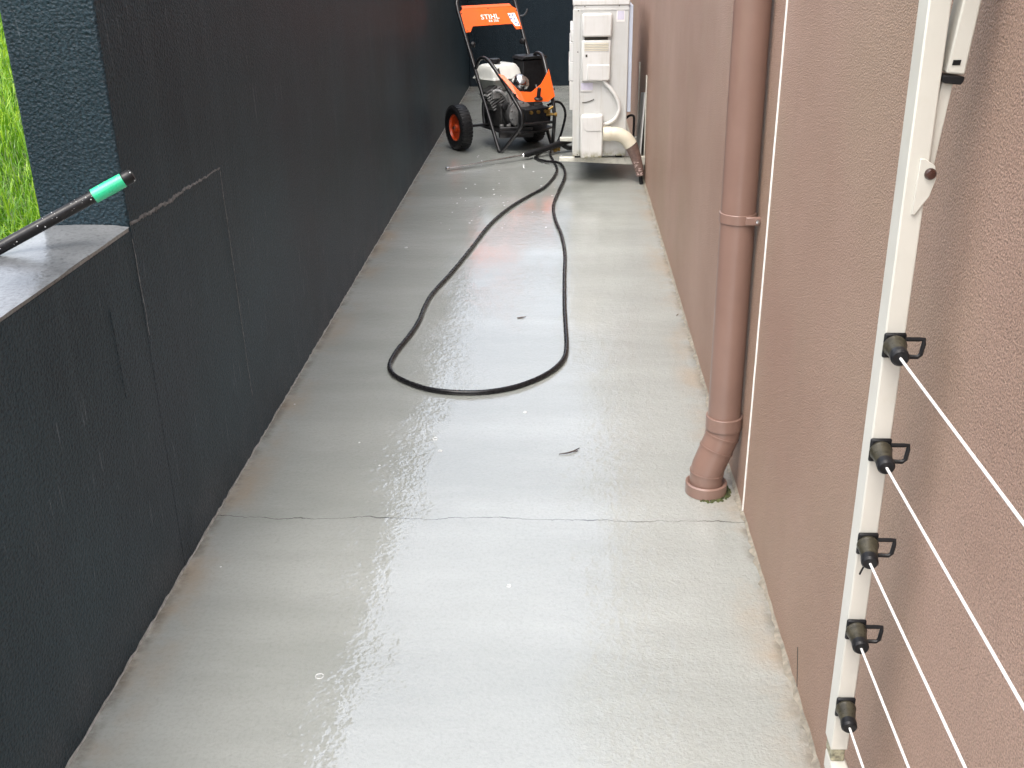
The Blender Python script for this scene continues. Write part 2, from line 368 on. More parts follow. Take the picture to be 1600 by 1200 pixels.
# dirty mortar along the house foot, added pale halo strip along the left
def mortar(x, sgn, y0, y1, n, wid):
    vs, fs = [], []
    for i in range(n + 1):
        y = y0 + (y1 - y0) * i / n; w = wid * (0.35 + 0.9 * RNG.random() ** 2); h = 0.003 + 0.007 * RNG.random()
        vs += [(x, y, h), (x + sgn * w * 0.5, y, h * 0.5), (x + sgn * w, y, 0.0004)]
    for i in range(n):
        for k in range(2): a = i * 3 + k; fs.append((a, a + 1, a + 4, a + 3))
    return MB().add(vs, fs)
mortar(XR, -1, 0.6, YB, 420, 0.013).build('mortar_and_halo_edge', M['mortar'], path, angle=80)
mortar(XL, 1, 0.4, YB, 420, 0.0022).build('mortar_and_halo_edge', M['halo_pale'], path, angle=80)  # added pale strip imitating a bright halo along the wall foot

# lawn behind the low wall
kind(MB().box(-60, XL - WT - 0.002, -40, 60, -0.3, LAWN).build('lawn', M['soil'], smooth=False), 'structure')
def grass():
    out_v, out_f, tone = [], [], []
    N = 95000
    y = 1.2 + 12.5 * RNG.random(N) ** 1.5; lim = np.clip(0.58 * y + 1.1, 1.6, 9.0)
    x = XL - WT - 0.004 - lim * RNG.random(N) ** 1.25
    near = np.clip(y / 4.0, 0.8, 2.4)
    hgt = (0.055 + 0.075 * RNG.random(N) ** 1.3) * (0.9 + 0.1 * near); wd = (0.0016 + 0.0016 * RNG.random(N)) * near ** 1.1
    patch = 0.5 + 0.5 * np.sin(x * 5.1 + 1.3 * np.sin(y * 3.3)) * np.sin(y * 4.3 + x * 2.0)
    hgt *= 0.7 + 0.5 * patch
    a = RNG.random(N) * 2 * np.pi; lean = (0.15 + 0.85 * RNG.random(N) ** 1.4) * hgt; b = a + np.pi / 2 + 0.6 * (RNG.random(N) - 0.5)
    V = np.zeros((N, 5, 3)); s = np.stack([np.cos(b), np.sin(b), np.zeros(N)], 1) * wd[:, None]
    base = np.stack([x, y, np.full(N, LAWN - 0.003)], 1); d = np.stack([np.cos(a), np.sin(a), np.zeros(N)], 1)
    mid = base + d * (lean * 0.35)[:, None]; mid[:, 2] += hgt * 0.62
    tip = base + d * lean[:, None]; tip[:, 2] += hgt * (1.0 - 0.35 * (lean / hgt) ** 2)
    V[:, 0] = base - s; V[:, 1] = base + s; V[:, 2] = mid + s * 0.8; V[:, 3] = mid - s * 0.8; V[:, 4] = tip
    lx = XL - WT - 0.003; V[:, :, 0] = np.minimum(V[:, :, 0], np.where(V[:, :, 2] < CAPZ, lx, lx))
    me = bpy.data.meshes.new('grass'); idx = np.arange(N)[:, None] * 5
    quads = (idx + np.array([0, 1, 2, 3])).tolist(); tris = (idx + np.array([3, 2, 4])).tolist()
    me.from_pydata(V.reshape(-1, 3).tolist(), [], quads + tris); me.update()
    tn = np.clip(0.05 + 0.8 * RNG.random(N) + 0.3 * (patch - 0.5), 0, 1)
    at = me.attributes.new('tone', 'FLOAT', 'POINT')
    tv = np.repeat(tn[:, None], 5, 1); tv[:, :2] *= 0.8; tv[:, 4] += 0.1
    at.data.foreach_set('value', tv.reshape(-1).astype(np.float32))
    me.materials.append(M['grass']); o = bpy.data.objects.new('grass', me); C.objects.link(o)
    o['label'] = 'bright green wet lawn grass behind the low wall'; return kind(o, 'stuff')
grass()

# ------------------------------------------------------------------ downpipe
DP = Vector((0.4185, 2.565, 0)); dp = empty('downpipe', DP)
tag(dp, 'round brown downpipe on the stucco wall with elbow at floor', 'downpipe')
PR = 0.0425
def dring(z, r0, r1, h, name, mat='pipe', par=None):
    mb = MB(); mb.lathe([(r0, -h/2), (r1, -h/2), (r1, h/2), (r0, h/2)], (0, 0, z), (0, 0, 1), 40, close=False); return mb.build(name, M[mat], par or dp, bevel=0.0012)
MB().lathe([(PR, 0.21), (PR, 2.74)], (0, 0, 0), (0, 0, 1), 48).build('pipe', M['pipe'], dp)
cl = dring(0.755, PR - 0.001, PR + 0.003, 0.024, 'wall_clamp')
MB().box(0.012, 0.052, -0.049, -0.038, 0.745, 0.765).build('clamp_lug', M['pipe'], cl, bevel=0.002)
MB().lathe([(0.0055, 0), (0.005, 0.005), (0.0, 0.006)], (0.040, -0.049, 0.755), (0, -1, 0), 12).build('screw', M['chrome'], cl)
cl2 = dring(1.95, PR - 0.001, PR + 0.003, 0.024, 'wall_clamp')
MB().box(0.012, 0.052, -0.049, -0.038, 1.94, 1.96).build('clamp_lug', M['pipe'], cl2, bevel=0.002)
dring(0.205, PR - 0.001, PR + 0.0052, 0.036, 'collar')
ex, ey = -0.038, -0.012
el = spline([(0, 0, 0.21), (0, 0, 0.175), (ex*0.28, ey*0.28, 0.14), (ex*0.72, ey*0.72, 0.095), (ex, ey, 0.06), (ex, ey, 0.0)], 6)
elb = MB().tube(el, PR + 0.0015, 44, flat=(1, 0, 0)).build('elbow', M['pipe'], dp)
def seamring(i, w=0.002):
    p = el[i]; d = (el[i+1] - el[i-1]).normalized()
    MB().lathe([(PR, -w), (PR + 0.0036, -w), (PR + 0.0036, w), (PR, w)], p, d, 44, close=False).build('elbow_seam', M['pipe'], elb)
seamring(8); seamring(14); seamring(24)
MB().lathe([(PR, 0.001), (PR + 0.013, 0.001), (PR + 0.013, 0.030), (PR + 0.008, 0.033), (PR, 0.026)], (ex, ey, 0), (0, 0, 1), 44, close=False).build('floor_socket', M['pipe'], dp)
def clumps(n, fn, rmin, rmax, flat):
    mb = MB()
    for _ in range(n):
        c = fn(); r = rmin + (rmax - rmin) * RNG.random()
        pr = [(r, 0.0), (r * 0.85, r * flat * 0.6), (r * 0.4, r * flat), (0, r * flat * 1.05)]
        mb.lathe(pr, c, (0.2 * (RNG.random() - .5), 0.2 * (RNG.random() - .5), 1), 7, close=False)
    return mb
def moss_pt():
    a = -1.9 + 2.6 * RNG.random(); r = PR + 0.012 + 0.012 * RNG.random() ** 2
    return (DP.x + ex + r * math.cos(a), DP.y + ey + r * math.sin(a), 0.0)
mo = clumps(95, moss_pt, 0.002, 0.0055, 0.8).build('moss', M['moss'], angle=80); kind(mo, 'stuff'); mo['label'] = 'green moss round the foot of the brown downpipe'

# ------------------------------------------------------------------ folded-down clothesline
CY = 1.219
cl_ = empty('clothesline', (0.396, CY, 0.27)); tag(cl_, 'folded-down cream clothesline frame with white cords against stucco wall', 'clothesline')
def cloc(mb): mb.v = [(x - 0.396, y - CY, z - 0.27) for x, y, z in mb.v]; return mb
CX0, CX1, CD = 0.384, 0.4085, 0.036
YN = -1.35
def arm(y0, y1): return cloc(MB().box(CX0, CX1, y0, y1, 0.319, 1.62))
arm(CY, CY + CD).build('arm', M['post'], cl_, bevel=0.002)
arm(YN - CD, YN).build('arm', M['post'], cl_, bevel=0.002)
for y0 in (CY, YN - CD):
    cloc(MB().box(CX0 + 0.0025, CX1 - 0.0025, y0 + 0.0025, y0 + CD - 0.0025, 0.296, 0.325)).build('sleeve', M['grime'], cl_, bevel=0.002)
cloc(MB().box(CX0 + 0.002, CX1 + 0.002, YN - CD - 0.012, CY + CD - 0.004, 0.262, 0.2955)).build('front_rail', M['post'], cl_, bevel=0.003)
cloc(MB().box(CX0, CX1 + 0.045, YN - CD, CY + CD, 1.6205, 1.66)).build('wall_rail', M['post'], cl_, bevel=0.003)
zs = [(0.944, 0.954), (0.803, 0.816), (0.666, 0.680), (0.530, 0.546), (0.398, 0.421)]
for k, (zb, zcrd) in enumerate(zs):
    xb = 0.3965
    base = cloc(MB().box(xb - 0.0145, xb + 0.0120, CY - 0.006, CY - 0.0005, zb - 0.014, zb + 0.018))
    base = base.build('line_holder', M['black'], cl_, bevel=0.0025)
    ax = Vector((-0.10 + 0.06 * math.sin(k * 2.3), -1, -0.10 + 0.07 * math.cos(k * 1.9))).normalized()
    o = Vector((xb - 0.001, CY - 0.004, zb + 0.002))
    cone = MB().lathe([(0.0135, 0), (0.0142, 0.004), (0.0130, 0.006), (0.0102, 0.026), (0.0100, 0.028)], o, ax, 24)
    cloc(cone).build('cone', M['holder'], base)
    end = MB().lathe([(0.0108, 0.0275), (0.0110, 0.030), (0.0108, 0.037), (0.0085, 0.040), (0.0, 0.0395)], o, ax, 24)
    cloc(end).build('cone_tip', M['black'], base)
    if k < 4:      # pull loop on the wall side
        a0 = Vector((xb + 0.009, CY - 0.012, zb + 0.013)); wv = Vector((0.021, 0, 0)); hv = Vector((0, -0.004, -0.021))
        lp = [a0, a0 + wv * 0.75, a0 + wv, a0 + wv + hv * 0.25, a0 + wv * 0.88 + hv * 0.85, a0 + wv * 0.7 + hv, a0 + hv * 0.98]
        cloc(MB().tube(lp, 0.0028, 8)).build('pull_loop', M['black'], base)
    tipp = o + ax * 0.038
    cp = []
    for i in range(25):
        t = i / 24; cp.append((tipp.x + (xb - 0.006 - tipp.x) * t, tipp.y + (YN - tipp.y) * t, tipp.z - 0.006 * math.sin(math.pi * t)))
    cloc(MB().tube(cp, 0.0017, 8)).build('cord', M['cord'], cl_)
# the loose knot hanging under the middle holder
cloc(MB().tube(spline([(0.391, CY - 0.03, 0.664), (0.389, CY - 0.028, 0.652), (0.3865, CY - 0.026, 0.645), (0.384, CY - 0.024, 0.634)], 4), 0.0013, 6)).build('knot_end', M['black'], cl_)
# folding strut: outer channel, end cap, inner bar, bracket and bolt
def slab(p, y0, y1): return cloc(MB().prism([(x, y0, z) for x, z in p], (0, y1 - y0, 0)))
slab([(0.4130, 1.262), (0.4335, 1.260), (0.4400, 1.338), (0.4600, 1.58), (0.4410, 1.58), (0.4205, 1.338)], CY + 0.001, CY + 0.033).build('strut_channel', M['post'], cl_, bevel=0.002)
slab([(0.4098, 1.2600), (0.4096, 1.2550), (0.4125, 1.2515), (0.4305, 1.2495), (0.4332, 1.2535), (0.4336, 1.2580)], CY + 0.0005, CY + 0.0335).build('end_cap', M['black'], cl_, bevel=0.001)
slab([(0.4030, 1.150), (0.4160, 1.150), (0.4252, 1.256), (0.4125, 1.256)], CY + 0.008, CY + 0.027).build('inner_bar', M['post'], cl_, bevel=0.0015)
slab([(0.3965, 1.170), (0.4020, 1.170), (0.4140, 1.162), (0.4172, 1.148), (0.4120, 1.127), (0.3985, 1.106), (0.3950, 1.106)], CY - 0.0035, CY - 0.0004).build('bracket', M['post'], cl_, bevel=0.0008)
bo = cloc(MB().lathe([(0.0068, 0), (0.0066, 0.002), (0.005, 0.0045), (0.0, 0.0055)], (0.4095, CY - 0.0035, 1.153), (0, -1, 0), 20)).build('bolt', M['rust'], cl_)
slab([(0.4178, 1.2705), (0.4262, 1.2705), (0.4270, 1.2760), (0.4186, 1.2760)], CY + 0.0002, CY + 0.0016).build('slot', M['black'], cl_, smooth=False)

# ------------------------------------------------------------------ air conditioner on wall bracket
AX0, AX1, AY, AZ0, AZ1 = 0.040, 0.348, 6.28, 0.158, 1.022
ac = empty('air_conditioner', (0.19, AY + 0.4, AZ0)); tag(ac, 'ivory outdoor air conditioner unit on wall bracket beside pressure washer', 'air conditioner')
def aloc(mb): mb.v = [(x - 0.19, y - AY - 0.4, z - AZ0) for x, y, z in mb.v]; return mb
PXW = lambda px: 0.0267 + (px - 893) / 90 * 0.318
PZ = lambda row: 1.022 - 0.00355 * row
def apan(name, x0, x1, r0, r1, d0, d1, mat='ac', bevel=0.003, par=None):
    return aloc(MB().box(PXW(x0), PXW(x1), AY - d1, AY - d0, PZ(r1), PZ(r0))).build(name, M[mat], par or ac, bevel=bevel)
aloc(MB().box(AX0, AX1, AY, AY + 0.80, AZ0, AZ1 - 0.03)).build('casing', M['ac'], ac, bevel=0.006)
aloc(MB().box(AX0 - 0.006, AX1 + 0.004, AY - 0.005, AY + 0.806, AZ1 - 0.030, AZ1 + 0.004)).build('top_cover', M['ac2'], ac, bevel=0.006)
apan('corner_trim', 895.5, 907, 14, 243, 0.0005, 0.006, 'ac', 0.003)
apan('side_frame', 907.6, 984, 13, 16, 0.0005, 0.003, 'ac', 0.001)
# upper moulded service cover: two boxes, shadow of the grip gap painted as a dark strip
up = apan('grip_cover', 910, 957, 20, 55, 0.0005, 0.030, 'ac2', 0.009)
apan('grip_gap_shade', 914, 951, 55.3, 60, 0.0004, 0.006, 'slot', 0, up)
lo_ = apan('service_cover', 910, 955.5, 60, 123, 0.0005, 0.022, 'ac2', 0.008)
for r in range(5): apan('louvre', 914, 952, 64.5 + r * 2.5, 65.9 + r * 2.5, 0.0224, 0.0248, 'duct', 0.0008, lo_)
apan('screw_hole', 915.7, 918.8, 81.5, 85.5, 0.0222, 0.0228, 'slot', 0, lo_)
apan('lower_cover', 918.5, 955, 97, 121.5, 0.0222, 0.032, 'ac2', 0.006, lo_)
apan('rating_sticker', 964, 977, 15.5, 33, 0.0004, 0.0012, 'print', 0)
apan('sticker_print', 965.5, 976, 17, 30, 0.0013, 0.0019, 'sticker', 0)
apan('small_sticker', 909, 928, 126, 137, 0.0004, 0.0012, 'sticker', 0)
apan('vent_slit', 909, 927, 137.6, 139.4, 0.0013, 0.005, 'ac2', 0.001)
for px, r in ((904, 15.8), (903.5, 78), (914, 9.6), (968, 9), (904, 241), (967, 242)):
    aloc(MB().lathe([(0.0035, 0), (0.003, 0.003), (0, 0.0035)], (PXW(px), AY - 0.0055 if px < 960 or r > 100 else AY - 0.0055, PZ(r)), (0, -1, 0), 10)).build('screw', M['slot'], ac)
cond = [(PXW(a), AY - dd, PZ(b)) for a, b, dd in ((944, 119, .012), (950, 128, .014), (960, 139, .016), (969, 154, .017), (971.5, 168, .017), (966, 181, .017), (957, 188, .016), (946, 192, .012))]
aloc(MB().tube(spline(cond, 5), 0.0105, 14)).build('cable_conduit', M['ac2'], ac)
vc = aloc(MB().prism([(PXW(909), AY - 0.0005, PZ(245)), (PXW(945), AY - 0.0005, PZ(243)), (PXW(945), AY - 0.0005, PZ(174)), (PXW(912), AY - 0.0005, PZ(174)), (PXW(909), AY - 0.0005, PZ(178))], (0, -0.055, 0))).build('valve_cover', M['ac2'], ac, bevel=0.010, seg=3)
aloc(MB().prism([(PXW(911), AY - 0.0556, PZ(178)), (PXW(913.5), AY - 0.0556, PZ(194)), (PXW(918), AY - 0.0556, PZ(200)), (PXW(943.5), AY - 0.0556, PZ(200)), (PXW(943.5), AY - 0.0556, PZ(177))], (0, -0.004, 0))).build('cover_boss', M['ac2'], vc, bevel=0.004)
# raised maker's swoosh stamped on the panel
sw = [(PXW(911), AY - 0.002, PZ(157)), (PXW(918), AY - 0.003, PZ(156.2)), (PXW(924), AY - 0.003, PZ(154.5)), (PXW(929), AY - 0.003, PZ(152.5)), (PXW(930), AY - 0.002, PZ(151.5))]
aloc(MB().tube(spline(sw, 4), 0.0022, 6)).build('stamped_mark', M['slot'], ac)
# fan grille standing proud of the long front
for r0, r1, d in ((45, 64, 0.018), (64.5, 95, 0.022), (95.5, 125, 0.026), (125.5, 171, 0.022)):
    aloc(MB().box(AX0 - d, AX0 - 0.0005, AY + 0.05, AY + 0.62, PZ(r1), PZ(r0))).build('fan_guard', M['ac2'], ac, bevel=0.004)
aloc(MB().box(AX1 + 0.0005, AX1 + 0.022, AY + 0.012, AY + 0.78, AZ0 + 0.25, AZ1 - 0.032)).build('coil_guard', M['coil'], ac, bevel=0.002)
aloc(MB().box(AX0 + 0.01, AX0 + 0.05, AY + 0.02, AY + 0.78, AZ0 - 0.014, AZ0 - 0.0005)).build('foot', M['black'], ac, bevel=0.003)
aloc(MB().box(AX1 - 0.06, AX1 - 0.02, AY + 0.02, AY + 0.78, AZ0 - 0.014, AZ0 - 0.0005)).build('foot', M['black'], ac, bevel=0.003)
# wall brackets
for k, (yb, lab) in enumerate(((AY + 0.03, 'mossy white steel bracket under near end of air conditioner'), (AY + 0.66, 'white steel bracket under far end of air conditioner'))):
    br = empty('wall_bracket', (XR, yb, 0.10)); tag(br, lab, 'bracket', 'brackets under the air conditioner')
    def bl(mb): mb.v = [(x - XR, y - yb, z - 0.10) for x, y, z in mb.v]; return mb
    bl(MB().prism([(XR - 0.001, yb, 0.143), (-0.040, yb, 0.143), (-0.040, yb, 0.122), (0.05, yb, 0.118), (XR - 0.001, yb, 0.096)], (0, 0.04, 0))).build('bracket_arm', M['bracket'], br, bevel=0.002)
    bl(MB().box(XR - 0.006, XR - 0.0005, yb + 0.041, yb + 0.085, 0.06, 0.60)).build('wall_plate', M['bracket'], br, bevel=0.001)
# pale board standing against the wall behind the pipe bend
bd = MB().prism([(0, 0, 0), (0, 0.36, -0.002), (0, 0.33, 0.36), (0, 0.05, 0.40)], (0.008, 0, 0)).build('leaning_board', M['board'], bevel=0.001)
bd.location = (0.430, 6.335, 0.105); bd.rotation_euler = (0, R(3.6), 0)
tag(bd, 'pale grey panel leaning upright on stucco wall behind pipe bend', 'panel')
# pipe set: cream bend then brown wrapped run into the floor
ps = empty('insulated_pipe', (0.44, AY - 0.04, 0)); tag(ps, 'cream pipe bend continuing as brown wrapped pipe down to the floor', 'pipe')
def ploc(mb): mb.v = [(x - 0.44, y - AY + 0.04, z) for x, y, z in mb.v]; return mb
yy = AY - 0.030
bend = spline([(PXW(945.5), yy, 0.292), (0.255, yy, 0.292), (0.300, yy, 0.288), (0.345, yy, 0.265), (0.376, yy, 0.226)], 6)
ploc(MB().tube(bend, 0.039, 24)).build('duct_bend', M['duct'], ps)
ploc(MB().tube([bend[0], (0.258, yy, 0.292)], 0.0415, 24)).build('duct_collar', M['duct'], ps, bevel=0.002)
wr = spline([bend[-1], (0.392, yy, 0.190), (0.410, yy - 0.004, 0.140), (0.425, yy - 0.008, 0.090), (0.434, yy - 0.01, 0.05)], 6)
ploc(MB().tube(wr, [0.038 - 0.016 * i / (len(wr) - 1) for i in range(len(wr))], 20)).build('wrapped_run', M['wrap'], ps)
mb = MB()
for i in range(26):
    t = 0.52 + 0.46 * RNG.random(); p = wr[int(t * (len(wr) - 1))]; r = 0.0385 - 0.016 * t; a = 2.3 + 2.6 * RNG.random()
    q0 = p + Vector((math.cos(a) * r, math.sin(a) * r, 0)); a2 = a + 0.5 * (RNG.random() + 0.3); q1 = p + Vector((math.cos(a2) * r, math.sin(a2) * r, 0.008 * (RNG.random() - 0.2)))
    mb.tube([q0, (q0 + q1) / 2 + Vector((0.001, -0.002, 0.001)), q1], 0.0018, 5)
ploc(mb).build('torn_wrap', M['foil'], ps)
ploc(MB().tube(spline([(0.434, yy - 0.01, 0.06), (0.437, yy - 0.012, 0.03), (0.442, yy - 0.014, 0.0)], 4), 0.012, 12)).build('pipe_end', M['black'], ps)
cb = MB().tube(spline([(0, 0, 0), (0.022, -0.008, 0.016), (0.044, -0.012, 0.012), (0.047, -0.012, -0.03), (0.046, -0.006, -0.10), (0.040, 0.02, -0.16)], 6), 0.007, 10).build('power_cable', M['black'])
cb.location = (0.349, AY + 0.09, 0.36); tag(cb, 'short black cable looping from the back of air conditioner', 'cable')

# ------------------------------------------------------------------ pressure washer (local x along axle, y away from feet, z up)
pw = empty('pressure_washer', (-0.729, 7.309, 0), R(30)); tag(pw, 'black and orange petrol pressure washer on two wheels at far end', 'pressure washer')
L = lambda s, t, z: Vector((s, -t, z))
TR = 0.0125
hl = [L(.182, .244, .014), L(.182, .20, .075), L(.182, -.343, .86), L(.184, -.372, .915), L(.205, -.40, .955), L(.25, -.41, .972), L(.57, -.41, .972), L(.615, -.40, .955), L(.634, -.372, .915), L(.636, -.343, .86), L(.60, .17, .075), L(.59, .237, .014)]
MB().tube(hl, TR, 14).build('handle_frame', M['frame'], pw)
hoopL = spline([L(.185, -.09, .52), L(.187, -.055, .57), L(.195, -.01, .592), L(.205, .05, .583), L(.215, .115, .545), L(.235, .19, .475), L(.265, .30, .36), L(.278, .375, .285), L(.280, .392, .235), L(.278, .38, .185), L(.24, .31, .09), L(.20, .258, .016), L(.184, .24, .014)], 5)
MB().tube(hoopL, TR, 12).build('front_hoop', M['frame'], pw)
hoopR = spline([L(.622, -.09, .54), L(.615, -.03, .592), L(.598, .06, .600), L(.585, .125, .588), L(.572, .19, .52), L(.552, .305, .362), L(.543, .352, .27), L(.540, .362, .19), L(.562, .31, .09), L(.588, .25, .016), L(.592, .236, .014)], 5)
MB().tube(hoopR, TR, 12).build('front_hoop', M['frame'], pw)
MB().tube([L(.277, .385, .20), L(.541, .36, .19)], 0.010, 10).build('cross_bar', M['frame'], pw)
MB().tube([L(-.01, 0, .152), L(.57, 0, .152)], 0.010, 10).build('axle', M['frame'], pw)
for s in (.205, .60):
    MB().tube(spline([L(s, -.02, .155), L(s, -.03, .22), L(s, -.02, .30), L(s, .06, .33)], 4), 0.013, 10).build('side_brace', M['frame'], pw)
    sd_ = -1 if s < .4 else 1
    MB().lathe([(0.012, 0), (0.020, 0.006), (0.020, 0.022), (0.012, 0.028), (0, 0.029)], L(.205 if s < .4 else .612, -.235 + .03, .66), (0.0 - sd_ * 0.8, -0.5, 0), 12).build('clamp_knob', M['black'], pw)
# handle panel
ud = Vector((0, .586, .86)).normalized(); nd = Vector((0, -.86, .586)).normalized(); P0 = L(.182, .244, 0)
def hp(s, z, off=0.0): return P0 + Vector((s - .182, 0, 0)) + ud * (z / ud.z) + nd * off
pts = [(.190, .732), (.229, .734), (.256, .768), (.563, .769), (.580, .733), (.628, .733), (.632, .862), (.600, .878), (.215, .878), (.194, .862)]
hpan = MB().prism([hp(s, z, 0.004) for s, z in pts], nd * 0.004).build('handle_panel', M['orange'], pw, bevel=0.0015)
lip = [hp(.215, .8785, .004), hp(.600, .8785, .004), hp(.600, .908, -.020), hp(.231, .908, -.020)]
MB().prism(lip, (nd * 0.8 + ud * 0.6) * 0.004).build('panel_lip', M['orange'], hpan, bevel=0.001)
MB().prism([hp(.231, .9085, -.020), hp(.600, .9085, -.020), hp(.600, .914, -.034), hp(.231, .914, -.034)], ud * 0.003).build('lip_edge', M['print'], hpan)
for s, z in ((.200, .852), (.208, .742), (.622, .852), (.618, .742), (.41, .874)):
    MB().lathe([(0.005, 0), (0.004, 0.003), (0, 0.004)], hp(s, z, .0082), nd, 10).build('rivet', M['slot'], hpan)
def text_part(body, size, org, xdir, ydir, mat, name, parent):
    cu = bpy.data.curves.new('t', 'FONT'); cu.body = body; cu.size = size; cu.extrude = 0.0004; cu.align_x = 'CENTER'; cu.offset = size * 0.012; cu.space_character = 1.08
    to = bpy.data.objects.new('t', cu); C.objects.link(to); dg = bpy.context.evaluated_depsgraph_get(); dg.update()
    me = bpy.data.meshes.new_from_object(to.evaluated_get(dg)); bpy.data.objects.remove(to); bpy.data.curves.remove(cu)
    X, Y = Vector(xdir).normalized(), Vector(ydir).normalized(); Z = X.cross(Y)
    mm = Matrix((X, Y, Z)).transposed().to_4x4(); mm.translation = org
    me.transform(mm); me.materials.clear(); me.materials.append(mat)
    o = bpy.data.objects.new(name, me); C.objects.link(o); o.parent = parent; return o
text_part('STIHL', 0.052, hp(.405, .806, .0092), (1, 0, 0), ud, M['print'], 'lettering', hpan)
text_part('RB 200', 0.024, hp(.425, .787, .0092), (1, 0, 0), ud, M['print'], 'lettering', hpan)
stk = MB().prism([hp(.548, .836, .0083), hp(.604, .836, .0083), hp(.618, .752, .0083), hp(.582, .752, .0083), hp(.560, .785, .0083)], nd * 0.0006).build('warning_sticker', M['stick_w'], hpan, smooth=False)
for i, (s, z) in enumerate(((.560, .822), (.582, .822), (.563, .800), (.588, .798), (.592, .775), (.606, .764))):
    MB().lathe([(0.0065, 0), (0.0065, 0.0004)], hp(s, z, .0091), nd, 10).build('pictogram', M['picto'], stk)
MB().tube(spline([hp(.634, .82, .0), hp(.665, .815, .012), hp(.690, .83, .02), hp(.705, .85, .02)], 4), 0.006, 8).build('hose_hook', M['frame'], pw)
# front orange guard between the hoops
def guard():
    A, Bm, D, E_ = L(.205, .190, .498), L(.262, .372, .352), L(.290, .400, .338), L(.475, .378, .322)
    F, G = L(.552, .330, .345), L(.585, .188, .505)
    a1, e1_ = L(.238, .200, .490), L(.560, .215, .485)
    t1, t2 = L(.275, .355, .400), L(.350, .372, .392)
    mid1, mid2 = L(.250, .285, .448), L(.462, .300, .425)
    off = Vector((0, -0.016, 0.010))
    vs = [p + off for p in (A, a1, mid1, t1, t2, mid2, e1_, G, F, E_, D, Bm)]
    fs = [(0, 1, 2, 11), (11, 2, 3, 10), (10, 3, 4, 9), (9, 4, 5, 8), (8, 5, 6, 7)]
    n = len(vs); vs2 = [v + Vector((0, -0.004, 0.002)) for v in vs]
    allf = [tuple(reversed(f)) for f in fs] + [tuple(i + n for i in f) for f in fs] + [(i, (i+1) % n, (i+1) % n + n, i + n) for i in range(n)]
    return MB().add(vs + vs2, allf)
gd = guard().build('front_guard', M['orange'], pw, bevel=0.001, angle=15)
kn = MB().lathe([(0.030, 0), (0.031, 0.006), (0.024, 0.012), (0.013, 0.013), (0.013, 0.07), (0.011, 0.074), (0, 0.075)], L(.395, .405, .358), (0.0, -0.25, 1), 16).build('regulator_knob', M['black'], gd)
for s, t, z in ((.228, .262, .432), (.250, .325, .392), (.560, .29, .40)):
    MB().lathe([(0.006, 0), (0.005, 0.004), (0, 0.005)], L(s, t + .036, z), (0, -1, .3), 8).build('rivet', M['slot'], gd)
# wheels
def wheel(s, out):
    w = empty('wheel'); w.parent = pw; w.location = L(s, 0, .151)
    rr, hw = .150, .046
    pr = [(.088, -.030), (.100, -.040), (.125, -hw), (.140, -.040), (.148, -.026), (rr, 0), (.148, .026), (.140, .040), (.125, hw), (.100, .040), (.088, .030), (.088, -.030)]
    ty = MB().lathe(pr, (0, 0, 0), (1, 0, 0), 40, close=False)
    for k in range(36):
        a = 2 * math.pi * k / 36
        for sx in (-1, 1):
            aa = a + (0.087 if sx > 0 else 0); Mx = Matrix.Rotation(aa, 4, 'X')
            ty.box(sx * .020 - .017, sx * .020 + .017, -.0075, .0075, .140, .1535 - .003, Mx)
    ty.build('tyre', M['tyre'], w, angle=40)
    rp = [(.089, -.032), (.089, .032), (.082, .034), (.078, .020), (.030, .012), (.026, .030), (.012, .032), (0, .032)]
    MB().lathe([(r, h * out) for r, h in rp], (0, 0, 0), (1, 0, 0), 32, close=False).build('rim', M['rim'], w)
    MB().lathe([(.010, .030 * out), (.010, .044 * out), (0, .045 * out)], (0, 0, 0), (1, 0, 0), 14, close=False).build('axle_nut', M['chrome'], w)
    return w
wheel(0.0, -1); wheel(.565, 1)
# chassis plate and engine
MB().prism([L(.195, -.14, .125), L(.60, -.14, .125), L(.60, .24, .125), L(.46, .33, .125), L(.30, .33, .125), L(.205, .22, .125)], (0, 0, .012)).build('chassis_plate', M['frame'], pw, bevel=0.003)
MB().prism([L(.205, .19, .09), L(.205, .19, .16), L(.42, .27, .16), L(.42, .27, .09)], L(.0, .02, 0)).build('chassis_rail', M['frame'], pw, bevel=0.003)
eng = MB()
eng.box(.25, .50, -.14, .12, .138, .30)
eng.lathe([(.085, 0), (.098, .02), (.098, .05), (.07, .065)], L(.365, .13, .235), (0, -1, 0), 28)
engo = eng.build('engine_block', M['alud'], pw, bevel=0.01)
MB().lathe([(.075, 0), (.088, .012), (.088, .028), (.055, .04), (.03, .042), (.028, .06), (0, .06)], L(.365, .19, .235), (0, -1, 0), 28).build('crankcase_cover', M['alu'], engo)
for k in range(9):
    a = k / 9 * 2 * math.pi
    MB().lathe([(.007, 0), (.007, .008), (0, .009)], L(.365 + .078 * math.cos(a), .216, .235 + .078 * math.sin(a)), (0, -1, 0), 6).build('cover_bolt', M['chrome'], engo)
cyl = Matrix.Translation(L(.285, .02, .28)) @ Matrix.Rotation(R(-28), 4, 'Y')
for k in range(7):
    MB().box(-.062, .062, -.06, .06, k * .018, k * .018 + .007, cyl).build('cooling_fin', M['alu'], engo, bevel=0.001)
MB().box(-.045, .045, -.045, .045, -.02, .13, cyl).build('cylinder', M['alud'], engo, bevel=0.004)
MB().tube(spline([L(.235, .09, .385), L(.265, .12, .38), L(.295, .135, .345), L(.305, .14, .31)], 5), .010, 10).build('carburettor_pipe', M['alu'], engo)
MB().box(.215, .275, -.10, .0, .33, .39).build('carburettor', M['alu'], engo, bevel=0.008)
MB().tube([L(.300, .16, .37), L(.315, .175, .28), L(.30, .175, .17)], .012, 8).build('casting_rib', M['alu'], engo)
